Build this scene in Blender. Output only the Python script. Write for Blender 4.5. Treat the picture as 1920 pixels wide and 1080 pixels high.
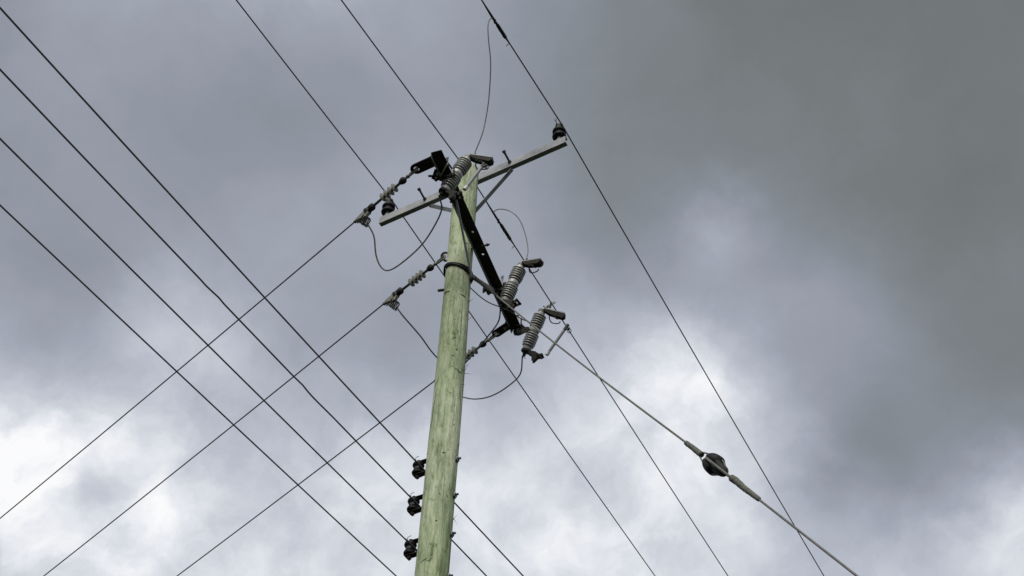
import bpy, bmesh, math, random
from math import radians as rad, sin, cos, pi, sqrt, exp
from mathutils import Vector, Matrix, noise

for o in list(bpy.data.objects):
    bpy.data.objects.remove(o)
S = bpy.context.scene
COL = S.collection

# ------------------------------------------------------------------ camera
FOC = 2350.0                       # focal length in pixels of the 1920 wide photograph
CAM = Vector((0, 0, 1.6))
_up = Vector(((1039.0 - 960) / FOC, (540 + 1600.0) / FOC, -1.0)).normalized()   # where the zenith lies, seen by the camera
_hf = (Vector((0, 0, -1)) + _up * _up.z).normalized()
_rt = _hf.cross(_up)
ROT = Matrix((_rt, _hf, _up))      # camera axes to world axes
cam_data = bpy.data.cameras.new('camera')
cam_data.sensor_width = 36.0
cam_data.lens = FOC / 1920 * 36.0
cam_data.clip_start = 0.05
cam_data.clip_end = 5000
cam = bpy.data.objects.new('camera', cam_data)
cam.matrix_world = Matrix.Translation(CAM) @ ROT.to_4x4()
COL.objects.link(cam)
S.camera = cam

def ray(x, y):
    return (ROT @ Vector(((x - 960) / FOC, (540 - y) / FOC, -1.0))).normalized()
def at(x, y, z):                   # the point of height z that the photograph shows at x, y
    d = ray(x, y)
    return CAM + d * ((z - CAM.z) / d.z)
def far(x, y, r):                  # the point r metres away
    return CAM + ray(x, y) * r
def on(x, y, p, az):               # on the vertical plane through p running in direction az
    n = Vector((-sin(az), cos(az), 0))
    d = ray(x, y)
    return CAM + d * ((p - CAM).dot(n) / d.dot(n))
def dist(p):
    return (p - CAM).length

# ------------------------------------------------------------------ light
S.view_settings.view_transform = 'Standard'
S.view_settings.look = 'None'
S.view_settings.gamma = 1.0
S.view_settings.use_curve_mapping = False
EXPO = 0.9
S.view_settings.exposure = EXPO
SUN_EL, SUN_AZ = rad(42), rad(258)     # azimuth counted from +X towards +Y
sun_data = bpy.data.lights.new('sun', 'SUN')
sun_data.energy = 1.5
sun_data.angle = rad(45)
sun_data.color = (1.0, 0.97, 0.93)
sun = bpy.data.objects.new('sun', sun_data)
_sd = Vector((cos(SUN_EL) * cos(SUN_AZ), cos(SUN_EL) * sin(SUN_AZ), sin(SUN_EL)))
sun.rotation_euler = _sd.to_track_quat('Z', 'Y').to_euler()
COL.objects.link(sun)

W = bpy.data.worlds.new('World')
S.world = W
W.use_nodes = True
nt = W.node_tree
for n in list(nt.nodes): nt.nodes.remove(n)
def wn(t, **kw):
    n = nt.nodes.new(t)
    for k, v in kw.items(): setattr(n, k, v)
    return n
def lk(a, b): nt.links.new(a, b)
def vmath(op, a, b=None, c=None):
    n = wn('ShaderNodeVectorMath', operation=op)
    for i, v in enumerate((a, b, c)):
        if v is None: continue
        if hasattr(v, 'links'): lk(v, n.inputs[i])
        else: n.inputs[i].default_value = v
    return n.outputs['Value'] if op in ('DOT_PRODUCT', 'LENGTH') else n.outputs[0]
def smath(op, a, b=None, c=None):
    n = wn('ShaderNodeMath', operation=op)
    for i, v in enumerate((a, b, c)):
        if v is None: continue
        if hasattr(v, 'links'): lk(v, n.inputs[i])
        else: n.inputs[i].default_value = v
    return n.outputs[0]
def wnoise(vec, scale, detail, rough, ch=0):
    n = wn('ShaderNodeTexNoise')
    n.inputs['Scale'].default_value = scale
    n.inputs['Detail'].default_value = detail
    n.inputs['Roughness'].default_value = rough
    lk(vec, n.inputs['Vector'])
    return n.outputs[ch]
# patches of thicker and thinner cloud: direction, tightness, weight
BLOBS = [
    (-0.3962, 0.4501, 0.8003, 138, -0.098),
    (-0.3096, 0.4630, 0.8305, 138, 0.038),
    (-0.2147, 0.4723, 0.8549, 138, 0.144),
    (-0.1135, 0.4772, 0.8715, 138, 0.048),
    (-0.0088, 0.4769, 0.8789, 138, 0.025),
    (0.0959, 0.4715, 0.8767, 138, -0.069),
    (0.1974, 0.4611, 0.8651, 138, -0.085),
    (0.2927, 0.4465, 0.8455, 138, -0.052),
    (0.3799, 0.4289, 0.8196, 138, -0.096),
    (-0.3992, 0.5236, 0.7527, 138, 0.052),
    (-0.3115, 0.5396, 0.7822, 138, 0.046),
    (-0.2150, 0.5514, 0.8061, 138, -0.219),
    (-0.1120, 0.5578, 0.8224, 138, -0.042),
    (-0.0054, 0.5581, 0.8298, 138, -0.084),
    (0.1013, 0.5520, 0.8277, 138, 0.061),
    (0.2045, 0.5399, 0.8165, 138, -0.022),
    (0.3012, 0.5229, 0.7974, 138, 0.044),
    (0.3893, 0.5021, 0.7723, 138, -0.006),
    (-0.3991, 0.5947, 0.6979, 138, -0.101),
    (-0.3107, 0.6136, 0.7259, 138, 0.034),
    (-0.2135, 0.6276, 0.7487, 138, 0.072),
    (-0.1095, 0.6355, 0.7643, 138, 0.140),
    (-0.0018, 0.6363, 0.7714, 138, 0.113),
    (0.1059, 0.6297, 0.7696, 138, -0.195),
    (0.2099, 0.6161, 0.7592, 138, 0.002),
    (0.3073, 0.5967, 0.7413, 138, -0.141),
    (0.3958, 0.5730, 0.7177, 138, -0.067),
    (-0.3958, 0.6615, 0.6370, 138, 0.082),
    (-0.3073, 0.6828, 0.6628, 138, -0.184),
    (-0.2099, 0.6988, 0.6838, 138, 0.138),
    (-0.1059, 0.7080, 0.6983, 138, -0.294),
    (0.0018, 0.7091, 0.7051, 138, -0.016),
    (0.1095, 0.7021, 0.7036, 138, 0.095),
    (0.2135, 0.6873, 0.6943, 138, 0.127),
    (0.3107, 0.6660, 0.6782, 138, 0.014),
    (0.3991, 0.6398, 0.6568, 138, 0.087),
    (-0.3893, 0.7224, 0.5715, 138, 0.342),
    (-0.3012, 0.7456, 0.5945, 138, 0.156),
    (-0.2045, 0.7630, 0.6133, 138, -0.161),
    (-0.1013, 0.7730, 0.6263, 138, 0.366),
    (0.0054, 0.7745, 0.6326, 138, -0.004),
    (0.1120, 0.7672, 0.6316, 138, 0.074),
    (0.2150, 0.7515, 0.6237, 138, 0.040),
    (0.3115, 0.7288, 0.6097, 138, -0.163),
    (0.3992, 0.7009, 0.5911, 138, -0.191),
    (-0.3799, 0.7763, 0.5030, 138, -0.421),
    (-0.2927, 0.8005, 0.5230, 138, 0.302),
    (-0.1974, 0.8187, 0.5392, 138, 0.076),
    (-0.0959, 0.8292, 0.5507, 138, -0.041),
    (0.0088, 0.8309, 0.5563, 138, 0.067),
    (0.1135, 0.8235, 0.5559, 138, 0.163),
    (0.2147, 0.8074, 0.5495, 138, -0.041),
    (0.3096, 0.7841, 0.5379, 138, 0.152),
    (0.3962, 0.7551, 0.5223, 138, 0.192),
    (-0.3588, 0.7341, 0.5764, 713, 0.130),
    (-0.2493, 0.6886, 0.6809, 713, 0.094),
    (0.1576, 0.6258, 0.7639, 1761, 0.125),
    (0.2139, 0.7000, 0.6813, 1065, -0.158),
    (-0.3124, 0.7532, 0.5789, 1065, 0.180),
    (0.2499, 0.7369, 0.6281, 713, -0.150),
    (0.1163, 0.7144, 0.6900, 713, 0.120),
    (-0.3391, 0.6573, 0.6730, 713, -0.053),
    (0.3652, 0.7350, 0.5714, 713, 0.223),
    (-0.3121, 0.7557, 0.5758, 2397, -0.399),
    (-0.3502, 0.7243, 0.5940, 1348, -0.045),
    (-0.3276, 0.7658, 0.5534, 1761, 0.065),
    (0.2651, 0.7308, 0.6290, 713, 0.034),
    (-0.3559, 0.6647, 0.6569, 713, 0.007),
    (0.2103, 0.7122, 0.6698, 1348, 0.089),
    (0.1670, 0.6469, 0.7440, 1348, -0.021),
]

tc = wn('ShaderNodeTexCoord')
dirv = vmath('NORMALIZE', tc.outputs['Generated'])
w1 = vmath('SUBTRACT', wnoise(dirv, 5.0, 3.0, 0.5, 1), (0.5, 0.5, 0.5))
w2 = vmath('SUBTRACT', wnoise(dirv, 14.0, 7.0, 0.6, 1), (0.5, 0.5, 0.5))
wd = vmath('MULTIPLY_ADD', w1, (0.06,) * 3, dirv)
wd = vmath('MULTIPLY_ADD', w2, (0.065,) * 3, wd)
wd = vmath('NORMALIZE', wd)
acc = None
for (x, y, z, k, w) in BLOBS:
    dt = vmath('DOT_PRODUCT', wd, (x, y, z))
    e = smath('EXPONENT', smath('MULTIPLY_ADD', dt, float(k), -float(k)))
    acc = smath('MULTIPLY_ADD', e, w, 0.62 if acc is None else acc)
# fluffy detail, stronger where the cloud is bright
f1 = smath('SUBTRACT', wnoise(wd, 17.0, 9.0, 0.58), 0.5)
f2 = smath('SUBTRACT', wnoise(dirv, 3.0, 3.0, 0.5), 0.5)
amp = smath('MULTIPLY', smath('SUBTRACT', acc, 0.58), 0.75)
amp = smath('MAXIMUM', amp, 0.03)
tot = smath('MULTIPLY_ADD', f1, amp, acc)
tot = smath('MULTIPLY_ADD', f1, amp, tot)
tot = smath('MULTIPLY_ADD', f2, 0.02, tot)
ramp = wn('ShaderNodeValToRGB')
lk(tot, ramp.inputs[0])
def lin(c):
    c = c / 255
    return c / 12.92 if c <= 0.04045 else ((c + 0.055) / 1.055) ** 2.4
stops = [(0.40, (101, 106, 105)), (0.475, (117, 123, 123)), (0.52, (127, 133, 138)), (0.575, (141, 147, 157)), (0.66, (163, 168, 181)),
         (0.75, (187, 192, 204)), (0.85, (214, 218, 226)), (0.93, (236, 238, 243)), (1.0, (254, 254, 255))]
cr = ramp.color_ramp
while len(cr.elements) < len(stops): cr.elements.new(0.5)
for el, (p, c) in zip(cr.elements, stops):
    el.position = p
    el.color = (lin(c[0]), lin(c[1]), lin(c[2]), 1)
cloud_bg = wn('ShaderNodeBackground')
lk(ramp.outputs[0], cloud_bg.inputs[0])
cloud_bg.inputs[1].default_value = 1.0 / 2 ** EXPO
skyt = wn('ShaderNodeTexSky', sky_type='NISHITA')
skyt.sun_disc = False
skyt.sun_elevation = SUN_EL
skyt.sun_rotation = rad(90) - SUN_AZ
sky_bg = wn('ShaderNodeBackground')
lk(skyt.outputs[0], sky_bg.inputs[0])
sky_bg.inputs[1].default_value = 0.05
mixs = wn('ShaderNodeMixShader')
mixs.inputs[0].default_value = 0.97      # nearly closed cloud cover
lk(sky_bg.outputs[0], mixs.inputs[1])
lk(cloud_bg.outputs[0], mixs.inputs[2])
wo = wn('ShaderNodeOutputWorld')
lk(mixs.outputs[0], wo.inputs[0])
W.cycles.sampling_method = 'MANUAL'
W.cycles.sample_map_resolution = 512

# ------------------------------------------------------------------ materials
def material(name, col, rough=0.6, metal=0.0, vary=0.25, scale=30.0, stretch=(1, 1, 1), col2=None, bump=0.0, spec=0.5, coat=0.0):
    m = bpy.data.materials.new(name)
    m.use_nodes = True
    t = m.node_tree
    b = t.nodes['Principled BSDF']
    b.inputs['Roughness'].default_value = rough
    b.inputs['Metallic'].default_value = metal
    b.inputs['Specular IOR Level'].default_value = spec
    b.inputs['Coat Weight'].default_value = coat
    tcn = t.nodes.new('ShaderNodeTexCoord')
    mp = t.nodes.new('ShaderNodeMapping')
    mp.inputs['Scale'].default_value = stretch
    t.links.new(tcn.outputs['Object'], mp.inputs[0])
    nz = t.nodes.new('ShaderNodeTexNoise')
    nz.inputs['Scale'].default_value = scale
    nz.inputs['Detail'].default_value = 6
    nz.inputs['Roughness'].default_value = 0.65
    t.links.new(mp.outputs[0], nz.inputs['Vector'])
    r = t.nodes.new('ShaderNodeValToRGB')
    c2 = col2 or tuple(c * (1 - vary) for c in col)
    r.color_ramp.elements[0].position = 0.32
    r.color_ramp.elements[0].color = (*c2, 1)
    r.color_ramp.elements[1].position = 0.68
    r.color_ramp.elements[1].color = (*[min(1, c * (1 + vary * 0.6)) for c in col], 1)
    t.links.new(nz.outputs[0], r.inputs[0])
    t.links.new(r.outputs[0], b.inputs['Base Color'])
    if bump:
        bp = t.nodes.new('ShaderNodeBump')
        bp.inputs['Strength'].default_value = bump
        bp.inputs['Distance'].default_value = 0.004
        t.links.new(nz.outputs[0], bp.inputs['Height'])
        t.links.new(bp.outputs[0], b.inputs['Normal'])
    return m
GALV = material('galvanised_steel', (0.31, 0.315, 0.305), 0.62, 0.15, 0.42, 6, col2=(0.19, 0.195, 0.2), bump=0.15)
LIT_GALV = material('lit_galvanised_rod', (0.48, 0.485, 0.48), 0.5, 0.2, 0.2, 12)  # galvanised steel lightened, the light falling on the brace put into its colour
DULL = material('dull_steel', (0.085, 0.085, 0.08), 0.7, 0.2, 0.35, 25)
RUST_SHADE = material('weathered_and_shaded_steel', (0.042, 0.039, 0.033), 0.85, 0.0, 0.4, 30, spec=0.25)  # weathered fittings; also the underside shade painted on the second arm's web
CAST = material('weathered_alloy', (0.22, 0.22, 0.18), 0.6, 0.2, 0.35, 40)
PORC = material('grey_glazed_porcelain', (0.42, 0.42, 0.385), 0.3, 0.0, 0.22, 14, coat=0.25)
DARK = material('dark_brown_glaze', (0.010, 0.009, 0.009), 0.5, 0.0, 0.3, 20, spec=0.18)
SILI = material('grey_polymer', (0.17, 0.175, 0.135), 0.6, 0.0, 0.25, 30)
TUBE = material('fibre_fuse_tube', (0.30, 0.30, 0.31), 0.5, 0.0, 0.15, 30)
WIRE = material('weathered_conductor', (0.11, 0.11, 0.115), 0.6, 0.2, 0.25, 12)
JUMP = material('covered_jumper', (0.19, 0.19, 0.175), 0.6, 0.0, 0.3, 20)
STAY = material('galvanised_stay_strand', (0.16, 0.16, 0.135), 0.65, 0.2, 0.3, 25)
GRIP = material('wrapped_stay_grip', (0.13, 0.13, 0.105), 0.8, 0.1, 0.5, 70, bump=0.6)
PLAS = material('dark_stay_insulator', (0.016, 0.017, 0.016), 0.65, 0.0, 0.3, 20, spec=0.25)
WHITE = material('white_cap', (0.75, 0.75, 0.75), 0.5)
GRASS = material('grass_ground', (0.022, 0.028, 0.013), 0.95, 0, 0.5, 1.2, col2=(0.012, 0.016, 0.008), bump=0.5, spec=0.1)

def wood_material():
    m = bpy.data.materials.new('treated_pine')
    m.use_nodes = True
    t = m.node_tree; N = t.nodes; L = t.links
    b = N['Principled BSDF']
    b.inputs['Roughness'].default_value = 0.85
    b.inputs['Specular IOR Level'].default_value = 0.2
    tcn = N.new('ShaderNodeTexCoord')
    def nz(sc, stretch, det=5, rough=0.6, dist=0.0):
        mp = N.new('ShaderNodeMapping'); mp.inputs['Scale'].default_value = stretch
        L.new(tcn.outputs['Object'], mp.inputs[0])
        n = N.new('ShaderNodeTexNoise'); n.inputs['Scale'].default_value = sc
        n.inputs['Detail'].default_value = det; n.inputs['Roughness'].default_value = rough
        n.inputs['Distortion'].default_value = dist
        L.new(mp.outputs[0], n.inputs['Vector'])
        return n.outputs[0]
    def ramp(src, stops):
        r = N.new('ShaderNodeValToRGB')
        while len(r.color_ramp.elements) < len(stops): r.color_ramp.elements.new(0.5)
        for e, (p, c) in zip(r.color_ramp.elements, stops):
            e.position = p; e.color = (*c, 1)
        L.new(src, r.inputs[0]); return r.outputs[0]
    def mul(a, b_, f=1.0):
        x = N.new('ShaderNodeMix'); x.data_type = 'RGBA'; x.blend_type = 'MULTIPLY'
        x.inputs[0].default_value = f
        L.new(a, x.inputs[6]); L.new(b_, x.inputs[7]); return x.outputs[2]
    patch = nz(7.0, (1, 1, 0.22), 6, 0.68, 0.6)
    base = ramp(patch, [(0.28, (0.31, 0.355, 0.235)), (0.42, (0.455, 0.505, 0.345)), (0.56, (0.62, 0.655, 0.475)), (0.74, (0.72, 0.735, 0.575))])
    grain = nz(46, (1, 1, 0.085), 7, 0.7, 0.5)
    gcol = ramp(grain, [(0.32, (0.42, 0.46, 0.40)), (0.46, (0.86, 0.88, 0.84)), (0.60, (1, 1, 1)), (0.75, (1.0, 0.99, 0.97))])
    c = mul(base, gcol)
    mott = nz(24, (1, 1, 0.36), 6, 0.66, 0.9)
    c = mul(c, ramp(mott, [(0.36, (0.56, 0.61, 0.49)), (0.46, (0.92, 0.94, 0.89)), (0.56, (1, 1, 1)), (0.68, (1.0, 1.0, 1.0))]))
    c = mul(c, ramp(nz(2.2, (1, 1, 0.5), 3, 0.5), [(0.38, (0.80, 0.85, 0.74)), (0.58, (1, 1, 1))]))
    fine = nz(150, (1, 1, 0.14), 4, 0.6)
    c = mul(c, ramp(fine, [(0.32, (0.76, 0.77, 0.74)), (0.6, (1, 1, 1))]))
    speck = nz(34, (1, 1, 0.30), 8, 0.75, 0.0)
    c = mul(c, ramp(speck, [(0.30, (0.30, 0.29, 0.24)), (0.36, (1, 1, 1))]))
    blot = nz(11, (1, 1, 0.20), 8, 0.7, 0.3)
    c = mul(c, ramp(blot, [(0.32, (0.50, 0.52, 0.43)), (0.45, (1, 1, 1))]))
    L.new(c, b.inputs['Base Color'])
    bp = N.new('ShaderNodeBump'); bp.inputs['Strength'].default_value = 0.7; bp.inputs['Distance'].default_value = 0.006
    L.new(grain, bp.inputs['Height'])
    L.new(bp.outputs[0], b.inputs['Normal'])
    return m
WOOD = wood_material()
KNOT = material('dark_knot', (0.07, 0.065, 0.045), 0.9, 0, 0.4, 60)

# ------------------------------------------------------------------ mesh helpers
def frame(d, up=Vector((0, 0, 1))):
    z = d.normalized()
    x = up.cross(z)
    if x.length < 1e-4: x = Vector((1, 0, 0)).cross(z)
    x.normalize()
    y = z.cross(x)
    return x, y, z
class MB:
    def __init__(s): s.v = []; s.f = []
    def add(s, vs, fs):
        o = len(s.v); s.v += [Vector(v) for v in vs]; s.f += [tuple(i + o for i in f) for f in fs]; return s
    def tube(s, pts, r, n=8, closed=False, squash=1.0):
        pts = [Vector(p) for p in pts]
        m = len(pts)
        rr = r if isinstance(r, (list, tuple)) else [r] * m
        vs = []; px = None
        for i, p in enumerate(pts):
            if closed: d = pts[(i + 1) % m] - pts[i - 1]
            else: d = pts[min(i + 1, m - 1)] - pts[max(i - 1, 0)]
            d.normalize()
            if px is None: px = frame(d)[0]
            else:
                px = px - d * px.dot(d)
                px.normalize()
            py = d.cross(px)
            for k in range(n):
                a = 2 * pi * k / n
                vs.append(p + px * (cos(a) * rr[i]) + py * (sin(a) * rr[i] * squash))
        fs = []
        for i in range(m if closed else m - 1):
            j = (i + 1) % m
            for k in range(n):
                fs.append((i * n + k, i * n + (k + 1) % n, j * n + (k + 1) % n, j * n + k))
        if not closed:
            fs.append(tuple(range(n))[::-1]); fs.append(tuple((m - 1) * n + k for k in range(n)))
        return s.add(vs, fs)
    def lathe(s, prof, o=(0, 0, 0), axis=(0, 0, 1), n=24, close=True):   # prof: (radius, height)
        x, y, z = frame(Vector(axis)); o = Vector(o)
        vs = [o + z * h + x * (r * cos(2 * pi * k / n)) + y * (r * sin(2 * pi * k / n)) for r, h in prof for k in range(n)]
        fs = [(i * n + k, i * n + (k + 1) % n, (i + 1) * n + (k + 1) % n, (i + 1) * n + k) for i in range(len(prof) - 1) for k in range(n)]
        if close:
            fs.append(tuple(range(n))[::-1]); fs.append(tuple((len(prof) - 1) * n + k for k in range(n)))
        return s.add(vs, fs)
    def cyl(s, a, b, r, n=16):
        a = Vector(a); b = Vector(b); L_ = (b - a).length; c = min(r * 0.12, L_ * 0.2)
        return s.lathe([(r - c, 0), (r, c), (r, L_ - c), (r - c, L_)], a, b - a, n)
    def hexa(s, a, b, r): return s.lathe([(r * .92, 0), (r, (Vector(b) - Vector(a)).length * .2), (r, (Vector(b) - Vector(a)).length * .8), (r * .92, (Vector(b) - Vector(a)).length)], a, Vector(b) - Vector(a), 6)
    def prism(s, poly, o, ux, uy, uz, t):     # outline in ux, uy extruded along uz by t
        o = Vector(o); n = len(poly)
        vs = [o + ux * a + uy * b for a, b in poly] + [o + ux * a + uy * b + uz * t for a, b in poly]
        fs = [tuple(range(n))[::-1], tuple(range(n, 2 * n))] + [(i, (i + 1) % n, n + (i + 1) % n, n + i) for i in range(n)]
        return s.add(vs, fs)
    def bar(s, a, b, w, t, side=None):         # flat bar from a to b; side = direction of its width
        a = Vector(a); b = Vector(b); z = (b - a).normalized()
        if side is None: x = frame(z)[0]
        else: x = (Vector(side) - z * Vector(side).dot(z)).normalized()
        y = z.cross(x)
        return s.prism([(-w / 2, -t / 2), (w / 2, -t / 2), (w / 2, t / 2), (-w / 2, t / 2)], a, x, y, z, (b - a).length)
    def ball(s, c, r, sc=(1, 1, 1), n=12):
        c = Vector(c); prof = [(max(1e-4, r * sin(pi * i / 8)), -r * cos(pi * i / 8)) for i in range(9)]
        o = len(s.v); s.lathe(prof, (0, 0, 0), (0, 0, 1), n)
        for i in range(o, len(s.v)): v = s.v[i]; s.v[i] = Vector((v.x * sc[0], v.y * sc[1], v.z * sc[2])) + c
        return s
    def ring(s, c, ax, R, r, a0=0, a1=2 * pi, n=20, m=8, ell=1.0):
        x, y, z = frame(Vector(ax)); c = Vector(c)
        full = abs(a1 - a0 - 2 * pi) < 1e-3
        pts = [c + x * R * cos(a0 + (a1 - a0) * i / n) + y * R * ell * sin(a0 + (a1 - a0) * i / n) for i in range(n if full else n + 1)]
        return s.tube(pts, r, m, full)
def tag(o, label=None, cat=None, group=None, kind=None):
    if label: o['label'] = label
    if cat: o['category'] = cat
    if group: o['group'] = group
    if kind: o['kind'] = kind
    return o
def thing(name, label, cat, loc=(0, 0, 0), group=None, mat=None):
    o = bpy.data.objects.new(name, None); COL.objects.link(o)
    o.empty_display_size = 0.1
    if mat is not None: o.matrix_world = mat
    else: o.location = loc
    return tag(o, label, cat, group)
def part(name, mb, m, parent=None, world=False, smooth=True, bevel=0.0, label=None):
    """world=True: the mesh was written in world coordinates and is moved into its parent's frame"""
    base = Matrix()
    p = parent
    while p is not None: base = p.matrix_basis @ base; p = p.parent
    inv = base.inverted() if world else Matrix()
    me = bpy.data.meshes.new(name)
    me.from_pydata([inv @ v for v in mb.v], [], mb.f)
    me.update()
    bm = bmesh.new(); bm.from_mesh(me); bmesh.ops.recalc_face_normals(bm, faces=bm.faces); bm.to_mesh(me); bm.free()
    if smooth:
        for p_ in me.polygons: p_.use_smooth = len(p_.vertices) == 4
        me.set_sharp_from_angle(angle=rad(38))
    me.materials.append(m)
    o = bpy.data.objects.new(name, me); COL.objects.link(o)
    o.parent = parent
    if bevel:
        bv = o.modifiers.new('edge', 'BEVEL'); bv.width = bevel; bv.segments = 2; bv.limit_method = 'ANGLE'
    if label: o['label'] = label
    return o
def rooted(name, mb, m, loc, label, cat, group=None, **kw):    # a thing that is one mesh
    loc = Vector(loc)
    for i, v in enumerate(mb.v): mb.v[i] = v - loc
    o = part(name, mb, m, None, **kw); o.location = loc
    return tag(o, label, cat, group)
def kids(o): return [c for c in COL.objects if c.parent == o]
def copy_tree(o, parent=None, skip=()):
    c = o.copy(); COL.objects.link(c); c.parent = parent
    for ch in kids(o):
        if ch.name.split('.')[0] in skip: continue
        copy_tree(ch, c, skip)
    return c
def catmull(P, n=8):
    P = [Vector(p) for p in P]; Q = [P[0] * 2 - P[1]] + P + [P[-1] * 2 - P[-2]]; out = []
    for i in range(1, len(Q) - 2):
        a, b, c, d = Q[i - 1:i + 3]
        for k in range(n):
            t = k / n
            out.append(0.5 * ((2 * b) + (c - a) * t + (2 * a - 5 * b + 4 * c - d) * t * t + (3 * b - 3 * c + d - a) * t ** 3))
    return out + [P[-1]]
def path_px(pts, p0, p1, n=7):       # a hanging wire through photograph points, its distance running from p0's to p1's
    ln = [0.0]
    allp = [None] + list(pts) + [None]
    m = len(pts) + 1
    r0, r1 = dist(p0), dist(p1)
    P = [p0] + [far(x, y, r0 + (r1 - r0) * (i + 1) / m) for i, (x, y) in enumerate(pts)] + [p1]
    return catmull(P, n)

random.seed(4)
# ------------------------------------------------------------------ ground
g = MB().add([(-900, -900, 0), (900, -900, 0), (900, 900, 0), (-900, 900, 0)], [(0, 1, 2, 3)])
tag(part('ground', g, GRASS, smooth=False), kind='structure')

# ------------------------------------------------------------------ wooden pole
PX, PY, PTOP = -0.469, 7.24, 11.19
POLE = Vector((PX, PY, 0))
def prad(z): return 0.1125 + (10.5 - z) * 0.0013
def pbend(z): return -0.0045 * max(0, 8.4 - z), 0.0
pole = thing('wooden_pole', 'tall pale green wooden utility pole with rough grain carrying two steel crossarms', 'pole', (PX, PY, 0))
mb = MB(); n = 96
zs = [-0.8 + i * 0.5 for i in range(13)]
z = 5.2
while z < PTOP - 0.006: zs.append(z); z += 0.02
zs.append(PTOP)
zs = sorted(set(round(q, 4) for q in zs if q < 5.2 or True))
vs = []
for z in zs:
    bx_, by_ = pbend(z)
    for k in range(n):
        a = 2 * pi * k / n
        q = Vector((cos(a) * 1.6, sin(a) * 1.6, z * 0.5))
        d = 0.0035 * noise.noise(q) + 0.0022 * noise.noise(Vector((cos(a) * 14, sin(a) * 14, z * 1.1)))
        gr = noise.noise(Vector((cos(a) * 9 + 5, sin(a) * 9, z * 0.55)))
        d -= 0.010 * max(0, 0.16 - abs(gr)) / 0.16 * max(0, noise.noise(Vector((cos(a) * 3, sin(a) * 3 + 9, z * 0.9))) )
        r = prad(z) + d - (0.008 if z >= PTOP - 0.001 else 0)
        vs.append(Vector((bx_ + cos(a) * r, by_ + sin(a) * r, z)))
fs = [(i * n + k, i * n + (k + 1) % n, (i + 1) * n + (k + 1) % n, (i + 1) * n + k) for i in range(len(zs) - 1) for k in range(n)]
fs.append(tuple((len(zs) - 1) * n + k for k in range(n)))
mb.add(vs, fs)
part('shaft', mb, WOOD, pole)
# knots, splits and splinters seen on the camera's side (azimuth from the pole, height)
def psurf(az, z, off=0.0):
    bx_, by_ = pbend(z)
    return Vector((bx_ + cos(az) * (prad(z) + off), by_ + sin(az) * (prad(z) + off), z))
def pole_at(x, y):                      # where the photograph's x, y strikes the pole: azimuth and height
    p = at(x, y, 9)
    d = ray(x, y); dh = Vector((d.x, d.y, 0)); l = dh.length; o = Vector((CAM.x - PX, CAM.y - PY, 0)); dh /= l
    r = 0.118; b = dh.dot(o); disc = max(0, b * b - (o.length_squared - r * r))
    t = (-b - sqrt(disc)) / l
    q = CAM + d * t
    return math.atan2(q.y - PY, q.x - PX), q.z
for (x, y, w, h) in [(846, 417, .016, .012), (845, 450, .017, .013), (861, 461, .007, .006), (875, 455, .014, .010), (866, 576, .006, .010), (853, 598, .007, .007), (859, 597, .005, .006),
                     (872, 523, .006, .006), (850, 625, .010, .006), (857, 655, .012, .007), (849, 666, .016, .006), (848, 686, .007, .005), (855, 691, .010, .005), (862, 697, .012, .004),
                     (845, 735, .006, .004), (862, 786, .008, .007), (853, 796, .009, .007), (833, 848, .012, .006), (842, 843, .008, .005), (836, 951, .006, .006), (820, 976, .008, .008),
                     (838, 970, .006, .006), (826, 925, .006, .005), (809, 1020, .013, .006), (820, 1022, .010, .008), (812, 1040, .008, .007), (882, 640, .008, .008), (840, 930, .005, .012)]:
    az, z = pole_at(x, y)
    k = MB(); c = psurf(az, z, -0.001)
    rx = Vector((-sin(az), cos(az), 0)); rz = Vector((0, 0, 1)); ro = Vector((cos(az), sin(az), 0))
    m_ = 9; ring_ = []
    for i in range(m_):
        a = 2 * pi * i / m_; q = 0.75 + 0.5 * random.random()
        u, v_ = cos(a) * w * q, sin(a) * h * q * 1.3
        ring_.append(Vector(psurf(az + u / prad(z), z + v_, -0.0015)))
    k.add([psurf(az, z, 0.0012)] + ring_, [(0, i + 1, (i + 1) % m_ + 1) for i in range(m_)])
    part('knot', k, KNOT, pole, smooth=False)
def crack(pts, w, name='split'):
    k = MB(); P = [pole_at(*p) for p in pts]; line = []
    for (a0, z0), (a1, z1) in zip(P, P[1:]):
        for i in range(5): t = i / 5; line.append((a0 + (a1 - a0) * t, z0 + (z1 - z0) * t))
    line.append(P[-1]); m_ = len(line)
    line = [(a + .035 * noise.noise(Vector((z * 11, a * 3, w * 999))), z) for a, z in line]
    rr = [w * (0.25 + 0.75 * sin(pi * (i + .5) / m_)) for i in range(m_)]
    k.tube([psurf(a, z, 0.0005) for a, z in line], rr, 6)
    part(name, k, KNOT, pole)
crack([(833, 551), (837, 547), (843, 545)], .0045)
crack([(863, 551), (869, 554), (874, 559)], .0055)
crack([(790, 1056), (797, 1050), (803, 1046)], .0030)
crack([(799, 1049), (806, 1052), (812, 1046)], .0022)
crack([(845, 636), (852, 632), (857, 633)], .0020)
crack([(855, 690), (861, 697), (866, 700)], .0040)
crack([(870, 700), (869, 716), (867, 735)], .0035)
crack([(868, 560), (866, 590), (864, 622)], .0018)
crack([(846, 560), (842, 585), (839, 612)], .0012)
crack([(818, 730), (812, 770), (809, 800)], .0022)
crack([(836, 880), (833, 930), (830, 965)], .0014)
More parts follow.
